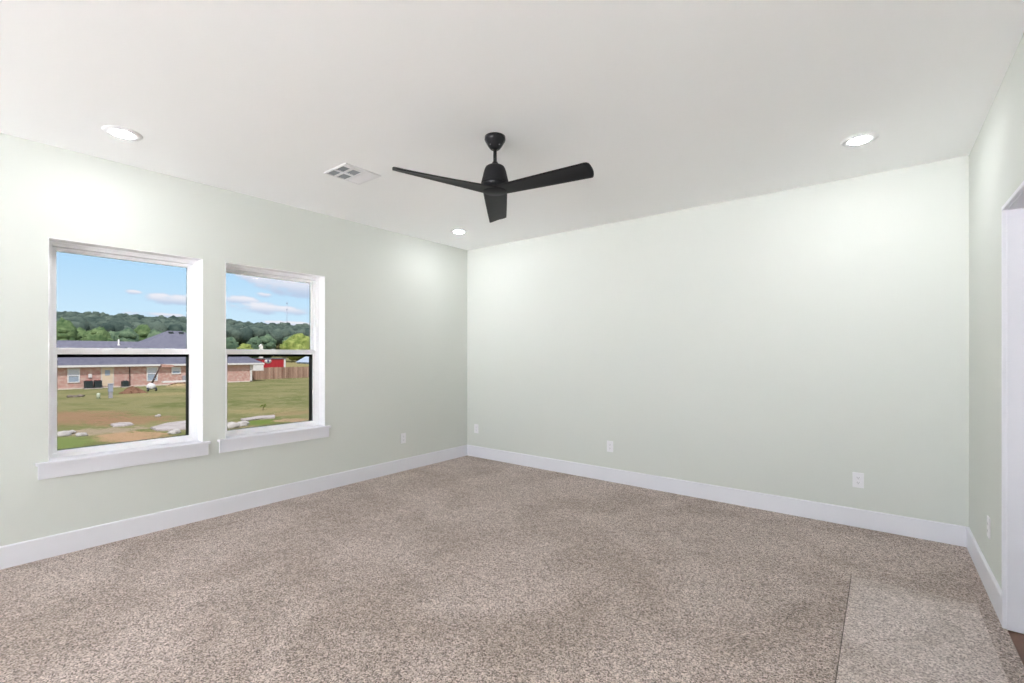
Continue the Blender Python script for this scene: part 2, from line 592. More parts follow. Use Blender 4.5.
# ------------------------------------------------------------------ windows
def window(idx, y0, y1):
    w = struct(thing('window_%d' % idx, ('left, wider-looking' if idx == 1 else 'right') + ' single hung white window with stool and apron in the left wall', 'window'))
    zs = 0.637                                # top of the stool
    zt = WZ1
    # white drywall return
    b = MB()
    b.box(-0.118, 0.0005, y0, y0 + 0.004, zs, zt)
    b.box(-0.118, 0.0005, y1 - 0.004, y1, zs, zt)
    b.box(-0.118, 0.0005, y0 + 0.004, y1 - 0.004, zt - 0.004, zt)
    b.build('drywall_return', 'vinyl', w)
    fy0, fy1, fz1 = y0 + 0.004, y1 - 0.004, zt - 0.004
    fx0, fx1 = -0.205, -0.112
    fw = 0.030
    # main frame, stepped
    b = MB()
    b.box(fx0, fx1, fy0, fy0 + fw, zs, fz1, 0.002)
    b.box(fx0, fx1, fy1 - fw, fy1, zs, fz1, 0.002)
    b.box(fx0, fx1, fy0 + fw, fy1 - fw, fz1 - fw, fz1, 0.002)
    b.box(fx0, fx1, fy0 + fw, fy1 - fw, zs, zs + 0.030, 0.002)
    b.box(fx0, fx1 + 0.006, fy0, fy0 + 0.010, zs, fz1, 0.001)
    b.box(fx0, fx1 + 0.006, fy1 - 0.010, fy1, zs, fz1, 0.001)
    b.box(fx0, fx1 + 0.006, fy0 + 0.010, fy1 - 0.010, fz1 - 0.010, fz1, 0.001)
    b.build('frame', 'vinyl', w)
    iy0, iy1 = fy0 + fw, fy1 - fw
    zm = 1.390                                # meeting rail
    # upper sash, outer track
    sx0, sx1 = -0.188, -0.158
    b = MB()
    sw = 0.026
    b.box(sx0, sx1, iy0, iy0 + sw, zm - 0.036, fz1 - fw, 0.002)
    b.box(sx0, sx1, iy1 - sw, iy1, zm - 0.036, fz1 - fw, 0.002)
    b.box(sx0, sx1, iy0 + sw, iy1 - sw, fz1 - fw - sw, fz1 - fw, 0.002)
    b.box(sx0, sx1, iy0 + sw, iy1 - sw, zm - 0.036, zm + 0.006, 0.002)
    up = b.build('upper_sash', 'vinyl', w)
    b = MB(); b.box(-0.175, -0.171, iy0 + sw - 0.004, iy1 - sw + 0.004, zm, fz1 - fw - sw + 0.004)
    b.build('glass', 'window_glass', up)
    # lower sash, inner track
    lx0, lx1 = -0.150, -0.118
    lw = 0.024
    zb = zs + 0.006
    b = MB()
    b.box(lx0, lx1, iy0, iy0 + lw, zb, zm, 0.002)
    b.box(lx0, lx1, iy1 - lw, iy1, zb, zm, 0.002)
    b.box(lx0, lx1, iy0 + lw, iy1 - lw, zb, zb + 0.040, 0.002)
    b.box(lx0, lx1, iy0 + lw, iy1 - lw, zm - 0.040, zm, 0.002)
    b.box(lx1 - 0.004, lx1 + 0.010, iy0 + 0.02, iy1 - 0.02, zm - 0.010, zm, 0.002)   # lift lip
    lo = b.build('lower_sash', 'vinyl', w)
    b = MB(); b.box(-0.137, -0.133, iy0 + lw - 0.004, iy1 - lw + 0.004, zb + 0.036, zm - 0.036)
    b.build('glass', 'window_glass', lo)
    # sash lock on the meeting rail
    ym = (iy0 + iy1) / 2
    b = MB()
    b.box(-0.150, -0.126, ym - 0.022, ym + 0.022, zm, zm + 0.005, 0.001)
    b.lathe([(0.007, 0.005), (0.007, 0.010)], 12, (-0.138, ym, zm))
    b.box(-0.142, -0.134, ym - 0.004, ym + 0.020, zm + 0.007, zm + 0.011, 0.001)
    b.build('sash_lock', 'vinyl', lo)
    # insect screen in a dark frame outside
    b = MB()
    gx0, gx1 = -0.202, -0.190
    s = 0.026
    b.box(gx0, gx1, iy0, iy0 + s, zb + 0.01, zm - 0.040, 0.001)
    b.box(gx0, gx1, iy1 - s, iy1, zb + 0.01, zm - 0.040, 0.001)
    b.box(gx0, gx1, iy0 + s, iy1 - s, zm - 0.062, zm - 0.040, 0.001)
    b.box(gx0, gx1, iy0 + s, iy1 - s, zb + 0.01, zb + 0.01 + s, 0.001)
    sc = b.build('insect_screen', 'screen_black', w)
    b = MB(); b.box(-0.1965, -0.1955, iy0 + s, iy1 - s, zb + 0.01 + s, zm - 0.062)
    b.build('screen_mesh', 'screen_mesh', sc)
    # black glazing gasket lining the lower glass on its outer side
    b = MB()
    b.box(-0.189, -0.151, iy1 - 0.027, iy1 - 0.016, zb + 0.034, zm - 0.041)
    b.box(-0.189, -0.151, iy0 + 0.016, iy0 + 0.029, zb + 0.034, zm - 0.041)
    b.box(-0.189, -0.151, iy0 + 0.029, iy1 - 0.027, zm - 0.055, zm - 0.041)
    b.build('gasket', 'screen_black', w)
    # stool with horns, apron
    b = MB()
    b.prism([(-0.118, y0 + 0.001), (-0.118, y1 - 0.001), (0.0, y1 - 0.001), (0.0, y1 + 0.045), (0.038, y1 + 0.045), (0.038, y0 - 0.058), (0.0, y0 - 0.062), (0.0, y0 + 0.001)], zs - 0.019, zs)
    bmesh.ops.bevel(b.bm, geom=[e for e in b.bm.edges if all(v.co.x > 0.01 for v in e.verts)], offset=0.004, segments=2, affect='EDGES')
    b.build('stool', 'trim_paint', w)
    b = MB()
    b.box(0.0005, 0.018, y0 - 0.050, y1 + 0.034, zs - 0.019 - 0.092, zs - 0.019, 0.002)
    b.build('apron', 'trim_paint', w)


for i, (a, c) in enumerate(WIN):
    window(i + 1, a, c)

# tall clear glazing, added unseen behind the viewer to fill the room with daylight
def glazing(idx, axis, pos, a0, a1, n, label):
    w = struct(thing('window_%d' % idx, label, 'window'))

    def bx(b, l, r, d0, d1, z0, z1):
        if axis == 'y':
            b.box(l, r, pos + d0, pos + d1, z0, z1)
        else:
            b.box(pos + d0, pos + d1, l, r, z0, z1)
    f = 0.05
    step = (a1 - a0) / n
    b = MB()
    for k in range(n + 1):
        c = a0 + k * step
        l = a0 if k == 0 else c - f / 2
        r = a1 if k == n else c + f / 2
        bx(b, l - (0 if k else 0), r + (f if k == 0 else 0) - (0 if k else f / 2), -0.03, 0.03, GZ0, GZ1)
    for k in range(n):
        bx(b, a0 + k * step + f / 2, a0 + (k + 1) * step - f / 2, -0.03, 0.03, GZ0, GZ0 + f)
        bx(b, a0 + k * step + f / 2, a0 + (k + 1) * step - f / 2, -0.03, 0.03, GZ1 - f, GZ1)
    b.build('frame', 'vinyl', w)
    for k in range(n):
        b = MB()
        bx(b, a0 + k * step + f / 2, a0 + (k + 1) * step - f / 2, -0.002, 0.002, GZ0 + f, GZ1 - f)
        b.build('glass', 'clear_glass', w)


glazing(3, 'y', -ROOM_L - 0.11, 0.35, 4.30, 3, 'unseen wide clear glazing added behind the viewer as a daylight source')

# ------------------------------------------------------------------ carpet patch by the doorway
b = MB()
poly = [(4.21, -1.045), (4.755, -1.03), (4.765, -3.0), (4.20, -3.0)]
b.prism(poly, 0.0005, 0.006)
patch = tag(b.build('carpet_patch', 'carpet_nap_sheen'), 'rectangular piece of carpet let into the floor by the doorway, lighter nap sheen painted in', 'carpet')
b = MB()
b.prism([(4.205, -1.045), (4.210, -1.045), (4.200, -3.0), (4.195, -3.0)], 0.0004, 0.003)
b.build('groove_shadow', 'carpet_groove_shade', patch)  # dark strip painted in for the groove's shadow


# ------------------------------------------------------------------ recessed lights
def recessed_light(loc, label):
    t = thing('recessed_light', label, 'ceiling light', loc, 0, 'recessed downlights in the ceiling')
    b = MB()
    b.lathe([(0.056, -0.007), (0.059, -0.0085), (0.075, -0.009), (0.095, -0.006), (0.101, 0.0)], 48, cap0=False, cap1=False)
    b.build('trim_ring', 'register_white', t)
    b = MB()
    b.lathe([(0.057, -0.007), (0.053, -0.0105), (0.040, -0.0145), (0.020, -0.0165), (0.0, -0.017)], 48, cap0=False, cap1=False)
    b.build('lens', 'lamp_lens', t)
    return t


L1 = recessed_light((0.60, -3.755, ROOM_H), 'bright round recessed light in the ceiling above the nearer window')
dup(L1, (0.60, -0.765, ROOM_H), 0, 'bright round recessed light in the ceiling nearest the far wall corner')
dup(L1, (4.24, -0.775, ROOM_H), 0, 'bright round recessed light in the ceiling near the doorway wall')
dup(L1, (4.24, -3.755, ROOM_H), 0, 'bright round recessed light in the ceiling directly over the viewer')


# ------------------------------------------------------------------ ceiling register
def ceiling_register():
    t = thing('ceiling_register', 'white square air vent in the ceiling left of the fan', 'air vent', (1.148, -2.475, ROOM_H))
    hx, hy = 0.148, 0.155
    # holes relative to the centre: four small ones and one long one
    xs = [(-0.138, -0.036), (-0.010, 0.090)]
    holes = []
    for ya, yb in ((-0.140, -0.076), (-0.056, 0.018)):
        for xa, xb in xs:
            holes.append((xa, xb, ya, yb))
    holes.append((-0.138, 0.120, 0.042, 0.132))
    A = sorted({-hx, hx, *[v for h in holes for v in h[:2]]})
    B = sorted({-hy, hy, *[v for h in holes for v in h[2:]]})
    b = MB()
    for i in range(len(A) - 1):
        for j in range(len(B) - 1):
            cx, cy = (A[i] + A[i + 1]) / 2, (B[j] + B[j + 1]) / 2
            if any(h[0] < cx < h[1] and h[2] < cy < h[3] for h in holes):
                continue
            for z in (-0.008, -0.001):
                b.face([(A[i], B[j], z), (A[i + 1], B[j], z), (A[i + 1], B[j + 1], z), (A[i], B[j + 1], z)])
    for (xa, xb, ya, yb) in holes + [(-hx, hx, -hy, hy)]:
        for p, q in (((xa, ya), (xb, ya)), ((xb, ya), (xb, yb)), ((xb, yb), (xa, yb)), ((xa, yb), (xa, ya))):
            b.face([(*p, -0.008), (*q, -0.008), (*q, -0.001), (*p, -0.001)])
    b.build('frame', 'register_white', t)
    # curved blades: steep and dark in the four cells, flat and pale in the long bay
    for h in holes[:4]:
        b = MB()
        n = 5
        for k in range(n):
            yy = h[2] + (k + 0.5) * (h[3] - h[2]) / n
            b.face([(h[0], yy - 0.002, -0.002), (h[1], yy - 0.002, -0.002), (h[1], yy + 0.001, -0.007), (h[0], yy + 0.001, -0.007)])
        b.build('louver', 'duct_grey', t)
    h = holes[4]
    b = MB()
    n = 5
    for k in range(n):
        yy = h[2] + k * (h[3] - h[2]) / n
        dy = (h[3] - h[2]) / n * 1.05
        b.face([(h[0], yy, -0.002), (h[1], yy, -0.002), (h[1], yy + dy, -0.0085), (h[0], yy + dy, -0.0085)])
    b.build('louver', 'register_white', t)
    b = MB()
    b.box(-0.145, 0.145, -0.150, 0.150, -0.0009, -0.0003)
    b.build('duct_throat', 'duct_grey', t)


ceiling_register()


# ------------------------------------------------------------------ ceiling fan
def ceiling_fan():
    t = thing('ceiling_fan', 'matte black three-blade ceiling fan hanging on a short rod', 'ceiling fan', (2.406, -2.263, ROOM_H))
    b = MB()
    b.lathe([(0.0, 0.0), (0.066, 0.0), (0.067, -0.018), (0.064, -0.027), (0.043, -0.062), (0.034, -0.074), (0.028, -0.080), (0.0, -0.080)], 40)
    can = b.build('canopy', 'fan_gloss', t)
    for a in (230, 310):
        ca, sa = math.cos(math.radians(a + 38.2)), math.sin(math.radians(a + 38.2))
        b = MB()
        b.tube((0.042 * ca, 0.042 * sa, -0.060), (0.047 * ca, 0.047 * sa, -0.064), 0.004, 0.004, 10)
        b.build('screw', 'slot_dark', can)
    b = MB()
    b.lathe([(0.0115, -0.078), (0.0115, -0.182)], 20)
    b.build('downrod', 'fan_gloss', t)
    b = MB()
    b.lathe([(0.0125, -0.157), (0.016, -0.162), (0.022, -0.175), (0.026, -0.183), (0.026, -0.190)], 28)
    b.build('coupling_cover', 'fan_black', t)
    b = MB()
    b.lathe([(0.026, -0.183), (0.047, -0.186), (0.058, -0.193), (0.065, -0.204), (0.071, -0.222), (0.082, -0.268), (0.089, -0.297), (0.089, -0.301), (0.080, -0.301)], 48)
    b.build('motor_housing', 'fan_black', t)
    b = MB()
    b.lathe([(0.080, -0.294), (0.078, -0.306), (0.072, -0.322), (0.06, -0.336)], 48)
    b.build('motor_ring', 'fan_gloss', t)
    ZB = -0.345
    # hub plate that the three blades run into
    b = MB()
    b.lathe([(0.0, 0.010), (0.070, 0.010), (0.078, 0.006), (0.078, -0.006), (0.072, -0.010), (0.0, -0.011)], 40, (0, 0, ZB))
    b.build('blade_hub', 'fan_black', t)

    def blade(theta):
        R0, R1 = 0.02, 0.660
        NR, NC = 26, 14
        b = MB()
        er = Vector((math.cos(theta), math.sin(theta), 0))
        et = Vector((-math.sin(theta), math.cos(theta), 0))     # counter-clockwise side, the low edge
        top, bot = [], []
        for i in range(NR + 1):
            s = i / NR
            r = R0 + (R1 - R0) * s
            w = 0.156 - 0.020 * s
            pitch = math.radians(0.5 + 17 * s)
            ru, rd = [], []
            for j in range(NC + 1):
                q = -1 + 2 * j / NC               # -1 clockwise (high) edge, +1 low edge
                rr = r
                if s > 0.9:                       # gently rounded tip
                    k = (s - 0.9) / 0.1
                    rr = r - 0.020 * k * abs(q) ** 4
                c = q * w / 2
                cam_ = 0.010 * (1 - q * q) * s    # slight crown
                th = 0.0045 * math.sqrt(max(0.0, 1 - q ** 4)) + 0.0012
                z = ZB - math.sin(pitch) * c + cam_ - 0.002 * s
                p = er * rr + et * (math.cos(pitch) * c)
                ru.append(b.bm.verts.new((p.x, p.y, z + th)))
                rd.append(b.bm.verts.new((p.x, p.y, z - th)))
            top.append(ru)
            bot.append(rd)
        for i in range(NR):
            for j in range(NC):
                b.bm.faces.new([top[i][j], top[i + 1][j], top[i + 1][j + 1], top[i][j + 1]]).smooth = True
                b.bm.faces.new([bot[i][j], bot[i][j + 1], bot[i + 1][j + 1], bot[i + 1][j]]).smooth = True
        for i in range(NR):
            for j in (0, NC):
                b.bm.faces.new([top[i][j], top[i + 1][j], bot[i + 1][j], bot[i][j]])
        for i in (0, NR):
            for j in range(NC):
                b.bm.faces.new([top[i][j], top[i][j + 1], bot[i][j + 1], bot[i][j]])
        b.build('blade', 'fan_black', t)

    for a in (90, 212, 328):
        blade(math.radians(a + 38.23))


ceiling_fan()


# ------------------------------------------------------------------ outlets (built facing -y, plate back at y = 0)
def outlet(loc, rz, label):
    t = thing('wall_outlet', label, 'outlet', loc, rz, 'duplex outlets along the walls')
    b = MB()
    b.box(-0.036, 0.036, -0.0065, -0.0004, -0.0585, 0.0585, 0.0022)
    b.build('cover_plate', 'plastic_white', t)
    for dz in (-0.0195, 0.0195):
        b = MB()
        oct_ = [(0.017 * math.cos(a), 0.0145 * math.sin(a)) for a in [PI / 8 + k * PI / 4 for k in range(8)]]
        tmp = MB()
        tmp.prism([(x * 1.05, y * 1.05) for x, y in oct_], 0, 0.0022)
        b.merge(tmp.bm, Matrix.Translation((0, -0.0062, dz)) @ Matrix.Rotation(PI / 2, 4, 'X'))
        r = b.build('receptacle', 'plastic_white', t)
        b = MB()
        b.box(-0.0075, -0.0053, -0.0088, -0.0080, dz - 0.002, dz + 0.007)
        b.box(0.0053, 0.0075, -0.0088, -0.0080, dz - 0.002, dz + 0.006)
        b.lathe([(0.0025, 0), (0.0025, 0.0008)], 10)
        for v in b.bm.verts:
            if abs(v.co.y) < 0.0026 and v.co.z < 0.001 and v.co.z >= 0 and abs(v.co.x) < 0.0026:
                y = v.co.y
                v.co = Vector((v.co.x, -0.0080 - v.co.z, dz - 0.0075 + y))
        b.build('slot', 'slot_dark', r)
    b = MB()
    tmp = MB(); tmp.lathe([(0.0, 0), (0.003, 0), (0.003, 0.0012), (0.0, 0.0016)], 12)
    b.merge(tmp.bm, Matrix.Translation((0, -0.0062, 0)) @ Matrix.Rotation(PI / 2, 4, 'X'))
    b.build('screw', 'plastic_white', t)
    return t


O1 = outlet((0.166, 0, 0.372), 0, 'white wall outlet on the back wall close to the room corner')
dup(O1, (2.09, 0, 0.372), 0, 'white wall outlet near the middle of the back wall')
dup(O1, (4.21, 0, 0.366), 0, 'white wall outlet at the right end of the back wall')
dup(O1, (0, -1.074, 0.378), PI / 2, 'white wall outlet on the window wall right of the windows')
dup(O1, (ROOM_W, -0.78, 0.365), -PI / 2, 'white wall outlet on the right wall beside the doorway')

# ------------------------------------------------------------------ outdoors
def two_tone(c1, c2, scale, detail=3, bs=0.0, island=False, stretch=None):
    def f(g, b):
        co = objco(g)
        if stretch:
            mp = g.n('ShaderNodeMapping')
            g.put(mp.inputs[0], co)
            mp.inputs['Scale'].default_value = stretch
            co = mp.outputs[0]
        k = g.noise(co, scale, detail, 0.6)
        k = g.ss(k, 0.3, 0.7)
        if island:
            k = g.m('ADD', g.m('MULTIPLY', k, 0.45), g.m('MULTIPLY', g.n('ShaderNodeNewGeometry').outputs['Random Per Island'], 0.6))
        g.put(b.inputs['Base Color'], g.mix(k, c1, c2))
        if bs:
            bump(g, b, g.noise(co, scale * 2.5, 3), bs, 0.3 / scale)
    return f


def brick_mat(g, b):
    co = objco(g)
    sx = g.n('ShaderNodeSeparateXYZ')
    g.put(sx.inputs[0], co)
    cb = g.n('ShaderNodeCombineXYZ')
    g.put(cb.inputs[0], g.m('ADD', sx.outputs[0], sx.outputs[1]))
    g.put(cb.inputs[1], sx.outputs[2])
    br = g.n('ShaderNodeTexBrick')
    g.put(br.inputs['Vector'], cb.outputs[0])
    for k, v in (('Scale', 1.0), ('Mortar Size', 0.008), ('Brick Width', 0.21), ('Row Height', 0.075), ('Bias', -0.1)):
        br.inputs[k].default_value = v
    br.inputs['Color1'].default_value = (0.52, 0.225, 0.205, 1)
    br.inputs['Color2'].default_value = (0.66, 0.385, 0.36, 1)
    br.inputs['Mortar'].default_value = (0.60, 0.52, 0.48, 1)
    blot = g.ss(g.noise(cb.outputs[0], 3.2, 4, 0.7), 0.42, 0.68)
    g.put(b.inputs['Base Color'], g.mix(blot, br.outputs[0], (0.72, 0.56, 0.52)))


def ground_mat(g, b):
    co = objco(g)
    sx = g.n('ShaderNodeSeparateXYZ')
    g.put(sx.inputs[0], co)
    X, Y, Z = sx.outputs
    mp = g.n('ShaderNodeMapping')
    g.put(mp.inputs[0], co)
    mp.inputs['Scale'].default_value = (0.5, 1.4, 1)
    n1 = g.noise(mp.outputs[0], 0.35, 4, 0.6)
    n2 = g.noise(co, 2.2, 4, 0.65)
    n3 = g.noise(co, 9.0, 3, 0.6)
    base = g.mix(g.ss(n1, 0.35, 0.65), (0.165, 0.185, 0.075), (0.265, 0.250, 0.125))
    base = g.mix(g.ss(n2, 0.45, 0.7), base, (0.29, 0.27, 0.155))
    wob = g.m('ADD', g.m('MULTIPLY', g.m('SUBTRACT', n2, 0.5), 3.6), g.m('MULTIPLY', g.m('SUBTRACT', n3, 0.5), 3.0))
    PATCH = [  # x, y, half x, half y, colour, strength
        (-20.0, -0.9, 4.2, 1.7, (0.34, 0.205, 0.135), 0.8),
        (-15.8, -0.1, 2.0, 1.2, (0.33, 0.20, 0.13), 0.7),
        (-10.6, -1.2, 1.5, 0.75, (0.47, 0.31, 0.20), 0.9),
        (-11.2, -2.7, 2.2, 0.85, (0.19, 0.25, 0.085), 0.9),
        (-13.0, -1.4, 1.0, 1.0, (0.42, 0.33, 0.26), 0.7),
        (-10.7, 1.95, 0.7, 0.9, (0.16, 0.22, 0.06), 0.95),
        (-10.3, 2.75, 0.7, 0.45, (0.42, 0.30, 0.20), 0.85),
        (-11.0, 1.15, 1.1, 0.5, (0.38, 0.28, 0.20), 0.75),
        (-12.6, 4.2, 0.8, 1.4, (0.33, 0.24, 0.14), 0.6),
        (-15.0, 4.0, 1.5, 1.1, (0.34, 0.28, 0.15), 0.6),
        (-38.0, 6.5, 3.5, 3.0, (0.36, 0.30, 0.16), 0.6),
        (-55.0, 14.5, 7.0, 2.6, (0.42, 0.34, 0.20), 0.7),
        (-103.0, 44.0, 18.0, 30.0, (0.34, 0.29, 0.15), 0.8),
    ]
    col = base
    for (px, py, a, c, rgb, s) in PATCH:
        e1 = g.m('DIVIDE', g.m('SUBTRACT', X, px), a)
        e2 = g.m('DIVIDE', g.m('SUBTRACT', Y, py), c)
        r2 = g.m('ADD', g.m('MULTIPLY', e1, e1), g.m('MULTIPLY', e2, e2))
        k = g.ss(g.m('ADD', g.m('SUBTRACT', 1.0, r2), wob), -0.3, 0.6)
        col = g.mix(g.m('MULTIPLY', k, s), col, rgb)
    g.put(b.inputs['Base Color'], g.mix(1.0, col, g.mix(n3, (0.74, 0.74, 0.74), (1.24, 1.24, 1.24)), 'MULTIPLY'))


mat('brick', (0.5, 0.27, 0.22), 0.9, 0.1, build=brick_mat)
mat('ground', (0.2, 0.2, 0.08), 1.0, 0.0, build=ground_mat)
mat('shingle', (0.10, 0.105, 0.165), 0.9, 0.1, build=two_tone((0.135, 0.14, 0.20), (0.185, 0.19, 0.255), 2.5, 5))
mat('house_trim', (0.72, 0.66, 0.62), 0.6, 0.2, build=two_tone((0.70, 0.64, 0.60), (0.74, 0.69, 0.66), 1.5))
mat('house_white', (0.80, 0.80, 0.84), 0.5, 0.2, build=two_tone((0.78, 0.78, 0.82), (0.83, 0.83, 0.86), 2))
mat('house_door', (0.80, 0.66, 0.52), 0.5, 0.2, build=two_tone((0.79, 0.65, 0.51), (0.82, 0.68, 0.55), 2))
mat('far_glass', (0.36, 0.44, 0.58), 0.3, 0.4, build=two_tone((0.34, 0.42, 0.55), (0.40, 0.48, 0.62), 3))
mat('pale_blind', (0.68, 0.72, 0.84), 0.6, 0.2, build=two_tone((0.66, 0.70, 0.82), (0.71, 0.75, 0.86), 4))
mat('concrete', (0.55, 0.52, 0.52), 0.9, 0.1, build=two_tone((0.40, 0.36, 0.35), (0.56, 0.52, 0.53), 3, 4, 0.3))
mat('stone_white', (0.62, 0.60, 0.61), 0.9, 0.1, build=two_tone((0.42, 0.40, 0.40), (0.62, 0.60, 0.60), 4, 4, 0.3))
mat('bounce_slab_pale', (0.58, 0.57, 0.55), 0.9, 0.1, build=two_tone((0.735, 0.745, 0.785), (0.775, 0.785, 0.825), 1.2))  # pale colour of the added slab that bounces sunlight indoors
mat('metal_dark', (0.035, 0.05, 0.06), 0.6, 0.3, build=two_tone((0.03, 0.042, 0.05), (0.05, 0.065, 0.075), 5))
mat('metal_red', (0.32, 0.08, 0.06), 0.6, 0.3, build=two_tone((0.30, 0.07, 0.05), (0.36, 0.10, 0.08), 5))
mat('metal_blue_grey', (0.38, 0.42, 0.55), 0.5, 0.3, build=two_tone((0.35, 0.39, 0.52), (0.42, 0.46, 0.58), 5))
mat('metal_grey', (0.40, 0.40, 0.46), 0.5, 0.3, build=two_tone((0.38, 0.38, 0.44), (0.43, 0.43, 0.49), 5))
mat('cap_green', (0.62, 0.70, 0.58), 0.6, 0.2, build=two_tone((0.60, 0.68, 0.55), (0.66, 0.73, 0.62), 5))
mat('pole_brown', (0.11, 0.075, 0.07), 0.7, 0.2, build=two_tone((0.10, 0.068, 0.062), (0.13, 0.09, 0.085), 5))
mat('bucket_pink', (0.60, 0.36, 0.32), 0.7, 0.2, build=two_tone((0.56, 0.33, 0.29), (0.64, 0.40, 0.36), 5))
mat('dirt', (0.22, 0.125, 0.085), 1.0, 0.0, build=two_tone((0.17, 0.095, 0.065), (0.28, 0.165, 0.115), 3, 5, 0.5))
mat('sand', (0.45, 0.34, 0.20), 1.0, 0.0, build=two_tone((0.40, 0.30, 0.17), (0.50, 0.39, 0.24), 3, 5, 0.5))
mat('debris', (0.13, 0.12, 0.12), 0.9, 0.1, build=two_tone((0.05, 0.06, 0.06), (0.30, 0.25, 0.22), 4, 4))
mat('fence_wood', (0.38, 0.24, 0.19), 0.9, 0.1, build=two_tone((0.22, 0.13, 0.10), (0.52, 0.36, 0.29), 1.0, 4, 0, True, (1, 1.2, 0.15)))
mat('shed_red', (0.48, 0.035, 0.05), 0.6, 0.2, build=two_tone((0.44, 0.030, 0.045), (0.52, 0.05, 0.06), 2, 3, 0, False, (1, 4, 0.2)))
mat('emblem_blue', (0.08, 0.08, 0.28), 0.6, 0.2, build=two_tone((0.07, 0.07, 0.25), (0.10, 0.10, 0.32), 3))
mat('blue_metal', (0.46, 0.56, 0.74), 0.5, 0.3, build=two_tone((0.43, 0.53, 0.71), (0.50, 0.60, 0.77), 2))
mat('bark', (0.10, 0.075, 0.055), 0.9, 0.1, build=two_tone((0.08, 0.06, 0.04), (0.13, 0.10, 0.07), 4))
mat('leaf_forest_hazy', (0.13, 0.19, 0.15), 0.95, 0.05, build=two_tone((0.030, 0.052, 0.052), (0.120, 0.160, 0.138), 0.6, 6, 0.6, True))  # bluish distance haze is put into the foliage colour
mat('leaf_dark', (0.10, 0.16, 0.10), 0.95, 0.05, build=two_tone((0.045, 0.085, 0.065), (0.15, 0.215, 0.14), 0.9, 5, 0.7))
mat('leaf_mid', (0.17, 0.25, 0.10), 0.95, 0.05, build=two_tone((0.05, 0.095, 0.045), (0.165, 0.235, 0.115), 0.9, 5, 0.7))
mat('leaf_light', (0.30, 0.36, 0.08), 0.95, 0.05, build=two_tone((0.12, 0.17, 0.045), (0.31, 0.36, 0.12), 0.9, 5, 0.7))

PROF = [(80, -0.4), (0, -0.4), (-64, -2.46), (-80, -2.47), (-90, -1.05), (-115, -0.6), (-130, 0.0), (-160, 2.0), (-250, 9.0), (-350, 17.0), (-440, 12.0), (-600, 6.0)]


def ground_z(x):
    for (xa, za), (xb, zb) in zip(PROF, PROF[1:]):
        if xb <= x <= xa:
            return za + (zb - za) * (xa - x) / (xa - xb)
    return PROF[-1][1]


